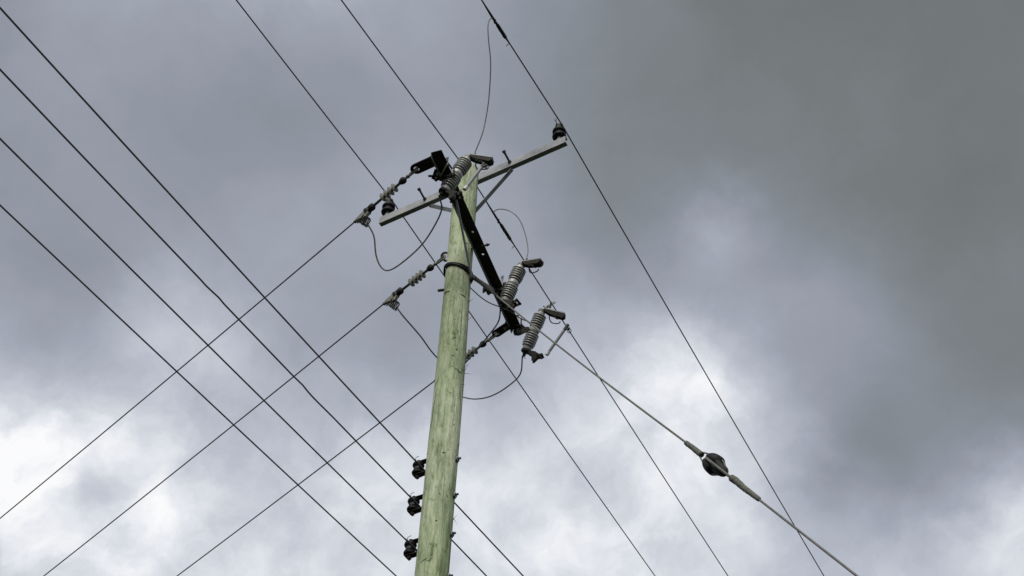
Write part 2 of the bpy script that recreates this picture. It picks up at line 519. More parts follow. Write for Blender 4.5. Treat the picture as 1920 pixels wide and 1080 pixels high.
# loose fibres standing off the right edge
for (x, y, dx, dy) in [(873, 697, 6, -14), (872, 700, 12, 2), (871, 690, 9, -8), (885, 600, 3, -7), (861, 838, 3, -8), (855, 972, 2, 12), (854, 975, 4, -10), (868, 720, 5, 3), (803, 850, -3, 6), (879, 566, 3, -3), (885, 566, 2, -6)]:
    az, z = pole_at(x - 2, y); a = psurf(az, z) + Vector((PX, PY, 0))
    b = far(x + dx, y + dy, dist(a))
    k = MB().tube([a - POLE, (a + b) / 2 - POLE + Vector((0, 0, .006)), b - POLE], [.0022, .0014, .0006], 5)
    part('splinter', k, KNOT, pole)

LINE = rad(60.3)                                     # the way the main line runs
LD = Vector((cos(LINE), sin(LINE), 0))
A1 = rad(-31.2); U1 = Vector((cos(A1), sin(A1), 0)); N1 = Vector((sin(A1), -cos(A1), 0))   # N1 points at the camera's side
# ------------------------------------------------------------------ pale crossarm behind the pole
Z1 = 11.15
e0 = at(710, 419, Z1); e1 = at(1060, 266, Z1)
e0.z = e1.z = Z1
U1 = (e1 - e0).normalized(); N1 = Vector((U1.y, -U1.x, 0)); LA1 = (e1 - e0).length
def arm1(px):                                         # distance along the arm of a photograph column
    lo, hi = 0.0, LA1
    for _ in range(30):
        m_ = (lo + hi) / 2; p = e0 + U1 * m_ + Vector((0, 0, .05)); c = ROT.transposed() @ (p - CAM)
        if 960 + FOC * c.x / -c.z < px: lo = m_
        else: hi = m_
    return lo
arm = thing('steel_crossarm', 'pale galvanised channel crossarm bolted behind the pole top, holding the pin insulators', 'crossarm', e0)
UP = Vector((0, 0, 1))
def chan_poly(h, w, t): return [(0, 0), (w, 0), (w, t), (t, t), (t, h - t), (w, h - t), (w, h), (0, h)]
mb = MB().prism(chan_poly(.097, .049, .007), e0, -N1, UP, U1, LA1)
part('beam', mb, GALV, arm, True, False, .0015)
for px in (956, 797):
    s_ = arm1(px); c = e0 + U1 * s_ + UP * .062
    k = MB().tube([c - N1 * .05, c + N1 * .02, c + N1 * .11 + UP * .028], .011, 8)
    k.hexa(c + N1 * .105 + UP * .025, c + N1 * .128 + UP * .033, .018); k.hexa(c + N1 * .002, c + N1 * .016, .02)
    part('through_bolt', k, DULL, arm, True)
foot = Vector((PX, PY, 10.66)) - N1 * (prad(10.6) + .008)
for px in (957, 802):
    c = e0 + U1 * arm1(px) + UP * -.004 - N1 * .04
    k = MB().bar(c, foot + (U1 * .02 if px > 900 else -U1 * .02) - N1 * (.007 if px > 900 else 0), .040, .006, N1 if px > 900 else (U1 + N1 * .6))
    part('brace', k, GALV, arm, True, False, .001)
k = MB().hexa(foot - N1 * .02, foot + N1 * .02, .016)
part('bolt', k, DULL, arm, True)
# small plates and the through bolt at the pole
c = e0 + U1 * arm1(868) + UP * .05
k = MB().cyl(c - N1 * .03, c + N1 * .42, .009); k.bar(c + N1 * .32 - U1 * .03, c + N1 * .32 + U1 * .03, .06, .006, UP)
part('bolt', k, DULL, arm, True)

# ------------------------------------------------------------------ dark pin insulators
def pin_proto(loc, label):
    t = thing('pin_insulator', label, 'insulator', loc, 'pin insulators standing on the pale crossarm')
    part('pin', MB().lathe([(.028, 0), (.030, .012), (.022, .02), (.022, .075), (.026, .085)], n=20), GALV, t)
    prof = [(.030, .060), (.050, .056), (.064, .058), (.068, .070), (.064, .085), (.050, .102), (.046, .118), (.048, .128), (.060, .132), (.066, .142),
            (.065, .158), (.052, .176), (.038, .190), (.036, .200)]
    part('glazed_body', MB().lathe([(r, h) for r, h in prof], n=28), DARK, t)
    part('neck', MB().lathe([(.036, .198), (.037, .207), (.027, .218), (.026, .232), (.036, .244), (.038, .256), (.028, .266), (.008, .270)], n=24), CAST, t)
    k = MB()
    for q in (-1, 0, 1): k.ring((0, 0, .226 + q * .006), (0.05 * q, 0.1, 1), .030, .0035, n=20, m=6)
    for s_ in (-1, 1): k.tube([(s_ * .03 * LD.y + .0, -s_ * .03 * LD.x, .228), LD * (s_ * .06) + Vector((0, 0, .232)), LD * (s_ * .10) + Vector((0, 0, .226))], .0035, 6)
    k.tube([LD * -.07 + UP * .232, LD * -.085 + UP * .262 + U1 * .01], .0025, 5)
    part('tie_wire', k, WIRE, t)
    return t
bA = e0 + U1 * (arm1(1046)) - N1 * .03 + UP * .098
bB = e0 + U1 * (arm1(722)) - N1 * .03 + UP * .098
bC = e0 + U1 * (arm1(867)) - N1 * .03 + UP * .098
pinA = pin_proto(bA, 'black pin insulator at the far right tip of the pale crossarm')
pinB = copy_tree(pinA); pinB.location = bB; pinB['label'] = 'black pin insulator standing on the left end of the pale crossarm'
pinC = copy_tree(pinA); pinC.location = bC; pinC['label'] = 'pin insulator at the very pole top, half hidden behind the ribbed fuse body'

# ------------------------------------------------------------------ main line wires over the pins
def span(p0, az, slope, length, c=0.0018, step=1.0):
    d = Vector((cos(az), sin(az), 0)); P = []; s_ = 0
    while s_ <= length: P.append(p0 + d * s_ + UP * (slope * s_ + c * s_ * s_)); s_ += step
    return P
def solve(p0, px, guess_az, drop_c=0.0018, z_slope=-0.06):
    """azimuth at which a span of this sag passes through the photograph point"""
    best = None
    for i in range(-800, 801):
        az = guess_az + rad(i * 0.02)
        q = on(px[0], px[1], p0, az); d = Vector((cos(az), sin(az), 0)); s_ = (q - p0).dot(d)
        if s_ <= 0: continue
        e = abs(q.z - (p0.z + z_slope * s_ + drop_c * s_ * s_))
        if best is None or e < best[0]: best = (e, az)
    return best[1]
GW = 'high voltage wires crossing over the pale crossarm'
def main_wire(pin, left_px, right_px, label, side=-0.036, ls=-.03, rs=-.05):
    c = Vector(pin.location) + UP * .228 - U1 * side
    aL = solve(c, left_px, LINE + pi, z_slope=ls); aR = solve(c, right_px, LINE, z_slope=rs)
    P = span(c, aL, ls, 36)[::-1] + span(c, aR, rs, 44)[1:]
    rooted('overhead_wire', MB().tube(P, .0066, 8), WIRE, c, label, 'wire', GW)
    return c, aR, rs, aL, ls
wA = main_wire(pinA, (903, 0), (1545, 1080), 'high voltage wire held by the pin insulator at the right tip of the pale crossarm')
wB = main_wire(pinB, (443, 0), (1228, 1080), 'high voltage wire held by the pin insulator on the left end of the pale crossarm')
wC = main_wire(pinC, (640, 0), (1365, 1080), 'high voltage wire running over the pole top insulator and past the lowest fuse', side=0.0)
def along(w, x, y, right=True):
    c, aR, rs, aL, ls = w; az = aR if right else aL
    q = on(x, y, c, az); d = Vector((cos(az), sin(az), 0)); s_ = (q - c).dot(d)
    return lambda t: c + d * (s_ + t) + UP * ((rs if right else ls) * (s_ + t) + .0018 * (s_ + t) ** 2)

# ------------------------------------------------------------------ dark crossarm in front of the pole
Z2 = 10.0
a0 = at(818, 284, Z2); a1 = at(969, 617, Z2)
U2 = (a1 - a0).normalized(); R2 = Vector((U2.y, -U2.x, 0)); LA2 = (a1 - a0).length      # R2: to the right, seen from below
WD = .092
def a2(px, py, z=Z2):
    q = at(px, py, z); return (q - a0).dot(U2)
arm2 = thing('steel_crossarm', 'steel crossarm with a shade-dark underside seen from below, with two round holes, sloping down right across the pole', 'crossarm', a0)
# web on top with round holes, left flange hanging down
mb = MB(); t_ = .007
holes = sorted([a2(887, 435), a2(906, 477)])
hr = .0115
def web_poly():
    pieces = []
    prev = 0.0
    for h_ in holes + [None]:
        nxt = (h_ - .05) if h_ is not None else LA2
        pieces.append(('solid', prev, nxt))
        if h_ is not None: pieces.append(('hole', h_)); prev = h_ + .05
    return pieces
for pc in web_poly():
    if pc[0] == 'solid':
        mb.prism([(-WD / 2, pc[1]), (WD / 2, pc[1]), (WD / 2, pc[2]), (-WD / 2, pc[2])], a0, R2, U2, UP, t_)
    else:
        m_ = 24; c = a0 + U2 * pc[1]; inn = []; out = []
        for i in range(m_):
            a = 2 * pi * i / m_; dx, dy = cos(a), sin(a)
            sc = min((WD / 2) / max(abs(dx), 1e-6), .05 / max(abs(dy), 1e-6))
            inn.append(c + R2 * dx * hr + U2 * dy * hr); out.append(c + R2 * dx * sc + U2 * dy * sc)
        for i, (sx, sy) in zip((3, 9, 15, 21), ((1, 1), (-1, 1), (-1, -1), (1, -1))): out[i] = c + R2 * sx * WD / 2 + U2 * sy * .05
        vs = inn + out + [v + UP * t_ for v in inn] + [v + UP * t_ for v in out]
        fs = []
        for i in range(m_):
            j = (i + 1) % m_
            fs += [(i, j, m_ + j, m_ + i), (2 * m_ + i, 3 * m_ + i, 3 * m_ + j, 2 * m_ + j), (i, 2 * m_ + i, 2 * m_ + j, j), (m_ + i, m_ + j, 3 * m_ + j, 3 * m_ + i)]
        mb.add(vs, fs)
part('beam', mb, RUST_SHADE, arm2, True, False)  # same steel angle as the flange, its underside shade put into the colour
k = MB().prism([(-WD / 2 - .007, 0), (-WD / 2 - .0002, 0), (-WD / 2 - .0002, LA2), (-WD / 2 - .007, LA2)], a0 - UP * .043, R2, U2, UP, .05)
part('flange', k, GALV, arm2, True, False, .001)
def sq(px, py, off=0.0, side=0.0):    # a point on the underside of the arm at a photograph point
    return a0 + U2 * (a2(px, py) + off) + R2 * side
# long through bolt
c = sq(903, 459); k = MB().tube([c - R2 * .16 + UP * -.02, c + R2 * .10 + UP * -.02], .0085, 8); k.hexa(c + R2 * .02 - UP * .02, c + R2 * .036 - UP * .02, .018)
k.hexa(c + R2 * .072 - UP * .02, c + R2 * .086 - UP * .02, .015)
part('through_bolt', k, RUST_SHADE, arm2, True)
# braces down to the pole
pf = Vector((PX, PY, 0)) + Vector((cos(rad(-52)), sin(rad(-52)), 0)) * (prad(9.62) + .004); pf.z = at(884, 524, 9.6).z
pf = on(884, 522, pf, rad(-52) + pi / 2)
k = MB().tube([sq(850, 368, 0, -.01) - UP * .004, sq(853, 380, 0, -.012) - UP * .05, pf + Vector((.0, -.006, .01))], .0105, 10); part('brace', k, LIT_GALV, arm2, True)
k = MB().bar(sq(932, 549, 0, -.02) - UP * .004, pf + Vector((.012, -.012, 0)), .046, .006, UP); part('brace', k, GALV, arm2, True, False, .001)
k = MB().hexa(pf - Vector((-.02, .02, 0)), pf + Vector((-.02, .02, 0)), .017); part('bolt', k, DULL, arm2, True)
# strain plates: flat bars with an eye, pointing away along the branch line
BR = rad(133.2); BD = Vector((cos(BR), sin(BR), 0)); BS = Vector((-BD.y, BD.x, 0))
def eye_plate(p_in, p_eye, w):
    d = (p_eye - p_in); d.z = 0; L_ = d.length; d.normalize(); s_ = Vector((-d.y, d.x, 0))
    hr_ = .024; m_ = 16; k = MB(); t2 = .010
    out = []; inn = []
    for i in range(m_):
        a = 2 * pi * i / m_; inn.append(p_eye + d * cos(a) * hr_ + s_ * sin(a) * hr_)
        x_, y_ = cos(a), sin(a)
        if x_ >= 0: out.append(p_eye + d * x_ * w / 2 * 1.05 + s_ * y_ * w / 2 * (1.0 if abs(y_) < .999 else 1))
        else: sc = w / 2 / max(abs(y_), abs(x_)); out.append(p_eye + d * x_ * sc + s_ * y_ * sc)
    n_ = m_; vs = inn + out + [v + UP * t2 for v in inn] + [v + UP * t2 for v in out]; fs = []
    for i in range(n_):
        j = (i + 1) % n_
        fs += [(i, j, n_ + j, n_ + i), (2 * n_ + i, 3 * n_ + i, 3 * n_ + j, 2 * n_ + j), (i, 2 * n_ + i, 2 * n_ + j, j), (n_ + i, n_ + j, 3 * n_ + j, 3 * n_ + i)]
    k.add(vs, fs)
    k.prism([(-w / 2, -w / 2), (-w / 2, w / 2), (-L_, w / 2), (-L_, -w / 2)], p_eye, d, s_, UP, t2)
    return k
eyeA = at(781, 317, Z2 - .012); eyeC = at(931, 626, Z2 - .012)
part('strain_plate', eye_plate(at(825, 297, Z2 - .012), eyeA, .104), RUST_SHADE, arm2, True, False, .001)
part('strain_plate', eye_plate(at(962, 605, Z2 - .012), eyeC, .088), RUST_SHADE, arm2, True, False, .001)
def F3_band():
    return at(992, 616, Z2 + .08)
# clamps that hold the fuse brackets: a strap across the arm with two bolts
def clamp(px, py, ang=0.0):
    c = sq(px, py); k = MB()
    ax = (R2 * cos(ang) + U2 * sin(ang))
    k.bar(c - ax * .105 - UP * .048, c + ax * .085 - UP * .048, .030, .006, U2)
    part('clamp_plate', k, RUST_SHADE, arm2, True, False, .001)
    for s_ in (-.085, .068):
        b = MB().cyl(c + ax * s_ - UP * .075, c + ax * s_ + UP * .05, .0065, 8); b.hexa(c + ax * s_ - UP * .064, c + ax * s_ - UP * .052, .014)
        part('clamp_bolt', b, RUST_SHADE, arm2, True)
clamp(829, 327); clamp(928, 540); clamp(961, 607)
def strap(p, q, w, side):
    k = MB().bar(p, q, w, .006, side); d = (q - p).normalized(); n_ = ray(900, 450)
    for f in (.12, .88): c = p + (q - p) * f; k.hexa(c - n_ * .012, c + n_ * .004, .010)
    part('side_strap', k, GALV, arm2, True, False, .001)
strap(at(825, 330, Z2 - .05), at(840, 306, Z2 - .05), .036, UP)
p = at(939, 546, Z2 - .05); strap(p, p + UP * .21 + R2 * .01, .026, R2)
p = at(968, 624, Z2 - .05); strap(p, p + UP * .26 + R2 * .01, .026, R2)
p = at(966, 625, Z2 - .05); q = F3_band()
k = MB().bar(p, p + (q - p) * .25 - UP * .02, .045, .012, UP); k.bar(p + (q - p) * .22 - UP * .018, q, .045, .012, UP); k.bar(p, p - U2 * .04, .06, .012, UP)
part('fuse_bracket', k, RUST_SHADE, arm2, True, False, .001)
p = at(907, 544, Z2 - .06); k = MB().bar(p, at(945, 545, Z2 - .06), .034, .010, U2); k.hexa(p + UP * .03, p - UP * .03, .012)
part('fuse_bracket', k, RUST_SHADE, arm2, True, False, .001)
p = at(803, 330, Z2 - .06); k = MB().bar(p, at(846, 331, Z2 - .06), .018, .010, U2); k.bar(at(812, 336, Z2 - .06), at(818, 318, Z2 - .04), .03, .01, R2); k.bar(at(824, 336, Z2 - .07), at(845, 340, Z2 - .08), .03, .010, U2)
part('fuse_bracket', k, RUST_SHADE, arm2, True, False, .001)
# stubby bolt ends near the lower tip
for q in (-.03, 0.0, .04):
    c = a0 + U2 * (LA2 - .02 + q * .6) + R2 * (q); k = MB().cyl(c - UP * .06, c + UP * .03, .006, 8); part('bolt', k, RUST_SHADE, arm2, True)

# ------------------------------------------------------------------ ribbed fuse cutouts
def solve_tilt(B, tp, L_):
    d = ray(*tp); o = CAM - B; b = d.dot(o); disc = b * b - (o.length_squared - L_ * L_)
    return CAM + d * (-b + sqrt(max(disc, 0)))
def cutout_frame(bp, tp, xdir, z, L_=.48):
    B = at(*bp, z); T = solve_tilt(B, tp, L_); Z = (T - B).normalized()
    n2 = ray(*tp).cross(ray(tp[0] + xdir[0], tp[1] + xdir[1])); X = Z.cross(n2).normalized()
    if (ROT.transposed() @ X).x < 0: X = -X
    Y = Z.cross(X)
    return Matrix(((X.x, Y.x, Z.x, B.x), (X.y, Y.y, Z.y, B.y), (X.z, Y.z, Z.z, B.z), (0, 0, 0, 1)))
GC = 'ribbed grey fuse cutouts along the dark crossarm'
def make_cutout(mat, label):
    t = thing('fuse_cutout', label, 'fuse', group=GC, mat=mat)
    prof = [(.030, .028), (.043, .030), (.045, .040), (.045, .062)]
    zz = .066
    def sheds(z0, n_, R=.065):
        out = []
        for i in range(n_):
            r_ = R - (.006 if i in (0,) else 0)
            h = z0 + i * .0245
            out += [(.040, h), (.042, h + .004), (.050, h + .004), (r_ - .003, h + .0005), (r_, h + .003), (r_ - .001, h + .0085), (r_ - .006, h + .0115), (.048, h + .017), (.040, h + .0225)]
        return out
    prof += sheds(.068, 6)
    prof += [(.047, .218), (.050, .222), (.050, .270), (.047, .274)]
    prof += sheds(.279, 6)
    prof += [(.040, .430), (.038, .445), (.030, .452)]
    part('porcelain_body', MB().lathe(prof, n=32), PORC, t)
    part('bottom_cap', MB().lathe([(.030, .0), (.046, .004), (.048, .012), (.046, .026), (.038, .029)], n=24), RUST_SHADE, t)
    part('top_cap', MB().lathe([(.030, .448), (.036, .452), (.036, .474), (.026, .482)], n=24), CAST, t)
    X = Vector((1, 0, 0)); Y = Vector((0, 1, 0)); Z = Vector((0, 0, 1))
    # hood that reaches out over the tube: inverted channel
    k = MB(); o = Vector((.02, 0, .455))
    d = Vector((.985, 0, -.02)).normalized(); u = d.cross(Y)
    k.prism([(-.034, .0), (.034, 0), (.034, .013), (-.034, .013)], o + u * .027, Y, u, d, .215)
    part('contact_hood', k, GALV, t, smooth=False, bevel=.001)
    k = MB()
    for s_ in (-1, 1): k.prism([(0, .0), (.215, .0), (.225, -.022), (.205, -.046), (.06, -.034), (0, -.014)], o + Y * (s_ * .029 - .0025) + u * .026, d, u, Y, .005)
    k.cyl(o + d * .188 - Y * .027 + u * .002, o + d * .188 + Y * .027 + u * .002, .022, 14)
    part('hood_cheek', k, RUST_SHADE, t, smooth=False)
    k = MB().bar(o + d * .05 + u * .012, o + d * .135 - u * .006, .03, .008, Y); k.bar(o + d * .135 - u * .006, o + d * .15 - u * .03, .03, .008, Y)
    k.tube([o + d * .13 - u * .02 + Y * .018, o + d * .155 - u * .025 + Y * .02, o + d * .165 + u * .0 + Y * .02], .005, 6)
    part('contact', k, CAST, t, smooth=False)
    k = MB()
    h = [o + d * .055 + u * .015 + Y * .031, o + d * .062 - u * .02 + Y * .034, o + d * .085 - u * .052 + Y * .034, o + d * .11 - u * .068 + Y * .036, o + d * .15 - u * .066 + Y * .036, o + d * .178 - u * .052 + Y * .036, o + d * .182 - u * .032 + Y * .036]
    k.tube(catmull(h, 5), .0055, 6)
    part('load_hook', k, DULL, t)
    # terminal on top for the upper jumper
    k = MB().bar(o + Vector((-.0, 0, .02)), o + Vector((.02, 0, .085)), .026, .006, Y); k.hexa(o + Vector((.01, -.02, .05)), o + Vector((.01, .02, .05)), .014); k.bar(o + Vector((.01, 0, .055)), o + Vector((-.025, 0, .065)), .02, .006, Y)
    part('terminal', k, CAST, t, smooth=False)
    # lower hinge
    o2 = Vector((.0, 0, .008)); k = MB()
    for s_ in (-1, 1): k.prism([(.02, .014), (.10, .018), (.14, .002), (.17, .016), (.188, .002), (.172, -.024), (.14, -.030), (.115, -.082), (.096, -.085), (.08, -.032), (.03, -.014)], o2 + Y * (s_ * .024 - .002), X, Z, Y, .005)
    k.cyl(o2 + Vector((.135, -.036, -.010)), o2 + Vector((.135, .036, -.010)), .013, 10)
    k.cyl(o2 + Vector((.172, -.038, .0)), o2 + Vector((.172, .038, .0)), .011, 10)
    k.bar(o2 + Vector((.08, 0, -.01)), o2 + Vector((.09, 0, -.065)), .034, .008, Y)
    part('hinge', k, RUST_SHADE, t, smooth=False)
    k = MB().bar(Vector((.0, 0, .004)), Vector((-.012, 0, -.055)), .028, .007, Y); k.hexa(Vector((-.005, -.02, -.02)), Vector((-.005, .02, -.02)), .015); k.bar(Vector((-.01, 0, -.03)), Vector((.02, .0, -.06)), .016, .006, Y)
    part('lower_terminal', k, RUST_SHADE, t, smooth=False)
    # band round the middle and its arm
    k = MB().lathe([(.0515, .232), (.0545, .234), (.0545, .258), (.0515, .260)], n=28)
    part('band', k, PORC, t)
    k = MB().bar((-.05, 0, .246), (-.135, -.01, .225), .045, .012, Z); k.bar((-.13, -.01, .226), (-.165, -.02, .19), .045, .012, Y); k.hexa((-.115, -.01, .225), (-.115, -.01, .262), .013)
    part('mounting_bracket', k, RUST_SHADE, t, smooth=False)
    return t
def add_tube(t, x0, z0, x1, z1, y0=0.0, y1=0.0, ringx=1):
    a = Vector((x0, y0, z0)); b = Vector((x1, y1, z1)); d = (b - a).normalized()
    tb = part('fuse_tube', MB().lathe([(.011, 0), (.0145, .003), (.0145, (b - a).length)], a, d, 16), TUBE, t)
    part('lower_cap', MB().cyl(a - d * .012, a + d * .028, .0185, 14), WHITE, tb)
    k = MB().cyl(b - d * .02, b + d * .05, .0165, 12); k.bar(b - d * .01 + Vector((.015, 0, 0)), b + d * .02 + Vector((.035, 0, 0)), .02, .01, (0, 1, 0))
    part('upper_ferrule', k, DULL, tb)
    c = b + d * -.01 + Vector((.05, 0, -.006)); part('pull_ring', MB().ring(c, (0.25, 1, .2), .019, .0042, n=18, m=6), DULL, tb)
F1 = cutout_frame((831, 362), (878, 296), (40, 5), 9.82, .47)
F2 = cutout_frame((944, 571), (978, 497), (36, -6), 9.80, .47)
F3 = cutout_frame((985, 661), (1017, 581), (40, 9), 10.0)
c1 = make_cutout(F1, 'uppermost ribbed fuse cutout at the pole top, fuse tube closed in front of the pole')
c2 = copy_tree(c1); c2.matrix_basis = F2; c2['label'] = 'middle ribbed fuse cutout without a fuse tube, behind the stay wire on the dark crossarm'
c3 = copy_tree(c1); c3.matrix_basis = F3; c3['label'] = 'lowest ribbed fuse cutout at the right end, fuse tube hanging clear beside it'
def loc_on(Mx, x, y, yy=0.0):          # the point of the cutout's own XZ plane seen at x, y
    Y = Vector((Mx[0][1], Mx[1][1], Mx[2][1])); o = Vector((Mx[0][3], Mx[1][3], Mx[2][3])) + Y * yy; d = ray(x, y)
    p = CAM + d * ((o - CAM).dot(Y) / d.dot(Y)); return Mx.inverted() @ p
q0 = loc_on(F1, 872, 354); q1 = loc_on(F1, 905, 311); add_tube(c1, q0.x, q0.z, q1.x, q1.z, q0.y, q1.y)
q0 = loc_on(F3, 1026, 664); q1 = loc_on(F3, 1060, 616); add_tube(c3, q0.x, q0.z, q1.x, q1.z, q0.y, q1.y)

# ------------------------------------------------------------------ strain insulator strings
GS = 'strain insulator strings at the ends of the branch wires'
def string_frame(p0, p1):
    X = (p1 - p0).normalized(); Y = UP.cross(X).normalized(); Z = X.cross(Y); s_ = (p1 - p0).length / .80
    M_ = Matrix(((X.x, Y.x, Z.x, p0.x), (X.y, Y.y, Z.y, p0.y), (X.z, Y.z, Z.z, p0.z), (0, 0, 0, 1)))
    return M_ @ Matrix.Diagonal((s_, 1, 1, 1))
def make_string(mat, label):
    t = thing('strain_insulator', label, 'insulator', group=GS, mat=mat)
    X = Vector((1, 0, 0))
    k = MB().tube(catmull([(-.012, .0, .022), (-.018, 0, .0), (-.005, 0, -.022), (.03, 0, -.016), (.075, 0, -.012), (.105, 0, .0), (.075, 0, .012), (.03, 0, .016), (-.005, 0, .024), (-.012, 0, .022)], 4), .0095, 8)
    part('shackle', k, CAST, t)
    k = MB().cyl((.085, 0, 0), (.15, 0, 0), .012, 10); k.ball((.105, 0, 0), .018)
    part('link', k, CAST, t)
    part('end_fitting', MB().lathe([(.012, .14), (.022, .145), (.030, .158), (.030, .175), (.024, .192), (.014, .21)], axis=X, n=18), RUST_SHADE, t)
    part('rod', MB().lathe([(.012, .19), (.012, .56)], axis=X, n=12), DULL, t)
    for i in range(4):
        x0 = .275 + i * .048
        part('shed', MB().lathe([(.014, x0 - .010), (.020, x0 - .006), (.040, x0 - .003), (.0435, x0), (.040, x0 + .004), (.020, x0 + .008), (.014, x0 + .014)], axis=X, n=22), SILI, t)
    part('end_fitting', MB().lathe([(.012, .535), (.024, .545), (.031, .556), (.031, .580), (.024, .596), (.012, .60)], axis=X, n=18), RUST_SHADE, t)
    k = MB().ball((.575, 0, .034), .024, (.9, .7, .9)); k.bar((.59, -.018, 0), (.64, -.02, -.006), .05, .006, (0, 0, 1)); k.bar((.59, .018, 0), (.64, .02, -.006), .05, .006, (0, 0, 1)); k.hexa((.628, -.034, -.004), (.628, .034, -.004), .018)
    part('clevis', k, DULL, t)
    # boat-shaped clamp
    k = MB().prism([(.615, .030), (.66, .034), (.79, .006), (.80, -.006), (.77, -.018), (.70, -.040), (.66, -.075), (.625, -.085), (.60, -.05), (.60, -.01)], (0, -.014, 0), X, Vector((0, 0, 1)), Vector((0, 1, 0)), .028)
    part('clamp_body', k, CAST, t, smooth=False, bevel=.003)
    k = MB().ring((.728, 0, -.036), (0, 1, 0), .026, .005, n=16, m=6)
    part('keeper_ring', k, DULL, t)
    for i in range(4):
        c = Vector((.680 - i * .024, 0, -.072 - i * .034)); k = MB()
        dd = Vector((-.62, 0, -.78)); nn = Vector((.78, 0, -.62)); 
        for s_ in (-1, 1): k.tube([c - nn * .032 + Vector((0, s_ * .017, 0)), c + nn * .038 + Vector((0, s_ * .017, 0))], .0062, 6)
        k.tube([c - nn * .032 + Vector((0, -.017, 0)), c - nn * .043, c - nn * .032 + Vector((0, .017, 0))], .0062, 6)
        k.bar(c + nn * .024 - Vector((0, .028, 0)), c + nn * .024 + Vector((0, .028, 0)), .02, .008, dd)
        part('u_bolt', k, RUST_SHADE, t)
    k = MB().bar((.69, 0, -.06), (.59, 0, -.208), .024, .02, (0, 1, 0))
    part('clamp_tail', k, CAST, t, smooth=False)
    return t
gA0 = eyeA + BD * .0; gA1 = at(664, 417, Z2 - .03)
hookP = at(832, 483, 9.93)
gB1 = at(718, 571, 9.90); gC1 = at(815, 714, Z2 - .04); gC0 = eyeC
SA, SB, SC = string_frame(gA0, gA1), string_frame(hookP, gB1), string_frame(gC0, gC1)
s1 = make_string(SA, 'strain insulator string hanging off the plate at the upper left end of the dark crossarm')
s2 = copy_tree(s1); s2.matrix_basis = SB; s2['label'] = 'strain insulator string hooked to the pole just above the black loop'
s3 = copy_tree(s1); s3.matrix_basis = SC; s3['label'] = 'strain insulator string half hidden behind the right side of the pole'
# eye bolt in the pole for the middle string
pa = Vector((PX, PY, 0)) + BD * .09; pa.z = hookP.z + .01
eb = thing('eye_bolt', 'rusty curled eye bolt in the left side of the pole holding a strain string', 'bolt', pa)
c = at(835, 483, 9.95)
dd_ = (c - pa); dd_.z = 0
k = MB().ring(c + UP * .012, ray(832, 485) + Vector((.2, 0, 0)), .036, .010, rad(-20), rad(300), 18, 8)
k.cyl(pa, c + (pa - c).normalized() * .03, .010, 10)
part('eye', k, RUST_SHADE, eb, True)
# square stub left of the pole (the bolt's other fastening)
c = at(835, 543, 9.6); sb = rooted('stub_bolt', MB().tube([c + Vector((.1, -.02, 0)), at(821, 545, 9.6)], .0125, 8), RUST_SHADE, c, 'short dark bolt end sticking out left of the pole below the black loop', 'bolt')

# ------------------------------------------------------------------ branch line wires
GB = 'branch wires leaving towards the lower left'
def branch(p, px, label):
    az = solve(p, px, BR, z_slope=-.05)
    rooted('overhead_wire', MB().tube(span(p, az, -.05, 38), .0066, 8), WIRE, p, label, 'wire', GB)
branch(gA1, (0, 972), 'branch wire starting at the uppermost strain insulator, highest of the three running lower left')
branch(gB1, (82, 1080), 'branch wire starting at the strain insulator hooked to the pole')
branch(gC1, (332, 1080), 'branch wire coming out from behind the pole, lowest of the three running lower left')

# ------------------------------------------------------------------ jumpers
def w_of(M_, v): return M_ @ Vector(v)
def jumper(pts, p0, p1, label, r=.0068, mat=JUMP, name='jumper_wire', cat='wire'):
    rooted(name, MB().tube(path_px(pts, p0, p1), r, 8), mat, p0, label, cat, 'jumper wires on the pole')
jumper([(701, 443), (705, 478), (714, 500), (728, 507), (752, 494), (788, 462), (812, 428), (828, 393)], w_of(SA, (.592, 0, -.205)), w_of(F1, (-.012, 0, -.05)), 'looping jumper wire from the upper left strain clamp to the uppermost fuse')
pB = w_of(SB, (.592, 0, -.205)); pBh = on(822, 668, POLE + Vector((0, 0, 9)), rad(133)); 
r_b = dist(pB)
P = catmull([pB, far(757, 594, r_b), far(778, 618, r_b + .05), far(792, 635, r_b + .1), far(806, 655, r_b + .25), far(821, 672, r_b + .45), far(850, 700, r_b + .6), far(880, 672, r_b + .4), far(912, 634, r_b + .1), far(934, 604, dist(w_of(F2, (0, 0, -.05))) + .05), w_of(F2, (-.012, 0, -.05))], 7)
rooted('jumper_wire', MB().tube(P, .0068, 8), JUMP, pB, 'jumper wire from the clamp left of the pole, behind it, to the middle fuse', 'wire', 'jumper wires on the pole')
pC = w_of(SC, (.592, 0, -.205)); pe = w_of(F3, (-.012, 0, -.05)); rc = dist(pe)
P = catmull([pC, far(838, 732, rc + .6), far(870, 745, rc + .45), far(895, 748, rc + .3), far(922, 742, rc + .2), far(950, 726, rc + .1), far(975, 702, rc + .05), pe], 7)
rooted('jumper_wire', MB().tube(P, .0068, 8), JUMP, pC, 'jumper wire curving out from behind the pole up to the lowest fuse', 'wire', 'jumper wires on the pole')
t1 = w_of(F1, (.03, 0, .53)); q = along(wA, 925, 37, False)
jumper([(904, 252), (911, 222), (917, 180), (920, 120), (916, 75), (915, 48), (919, 36)], t1, q(0), 'thin jumper rising from the uppermost fuse to the right hand wire', .0052)
t2 = w_of(F2, (.03, 0, .53)); q2 = along(wC, 926, 402)
jumper([(990, 468), (985, 440), (974, 412), (958, 397), (940, 392), (928, 395)], t2, q2(0), 'curled jumper from the middle fuse up to the pole top wire', .0050)
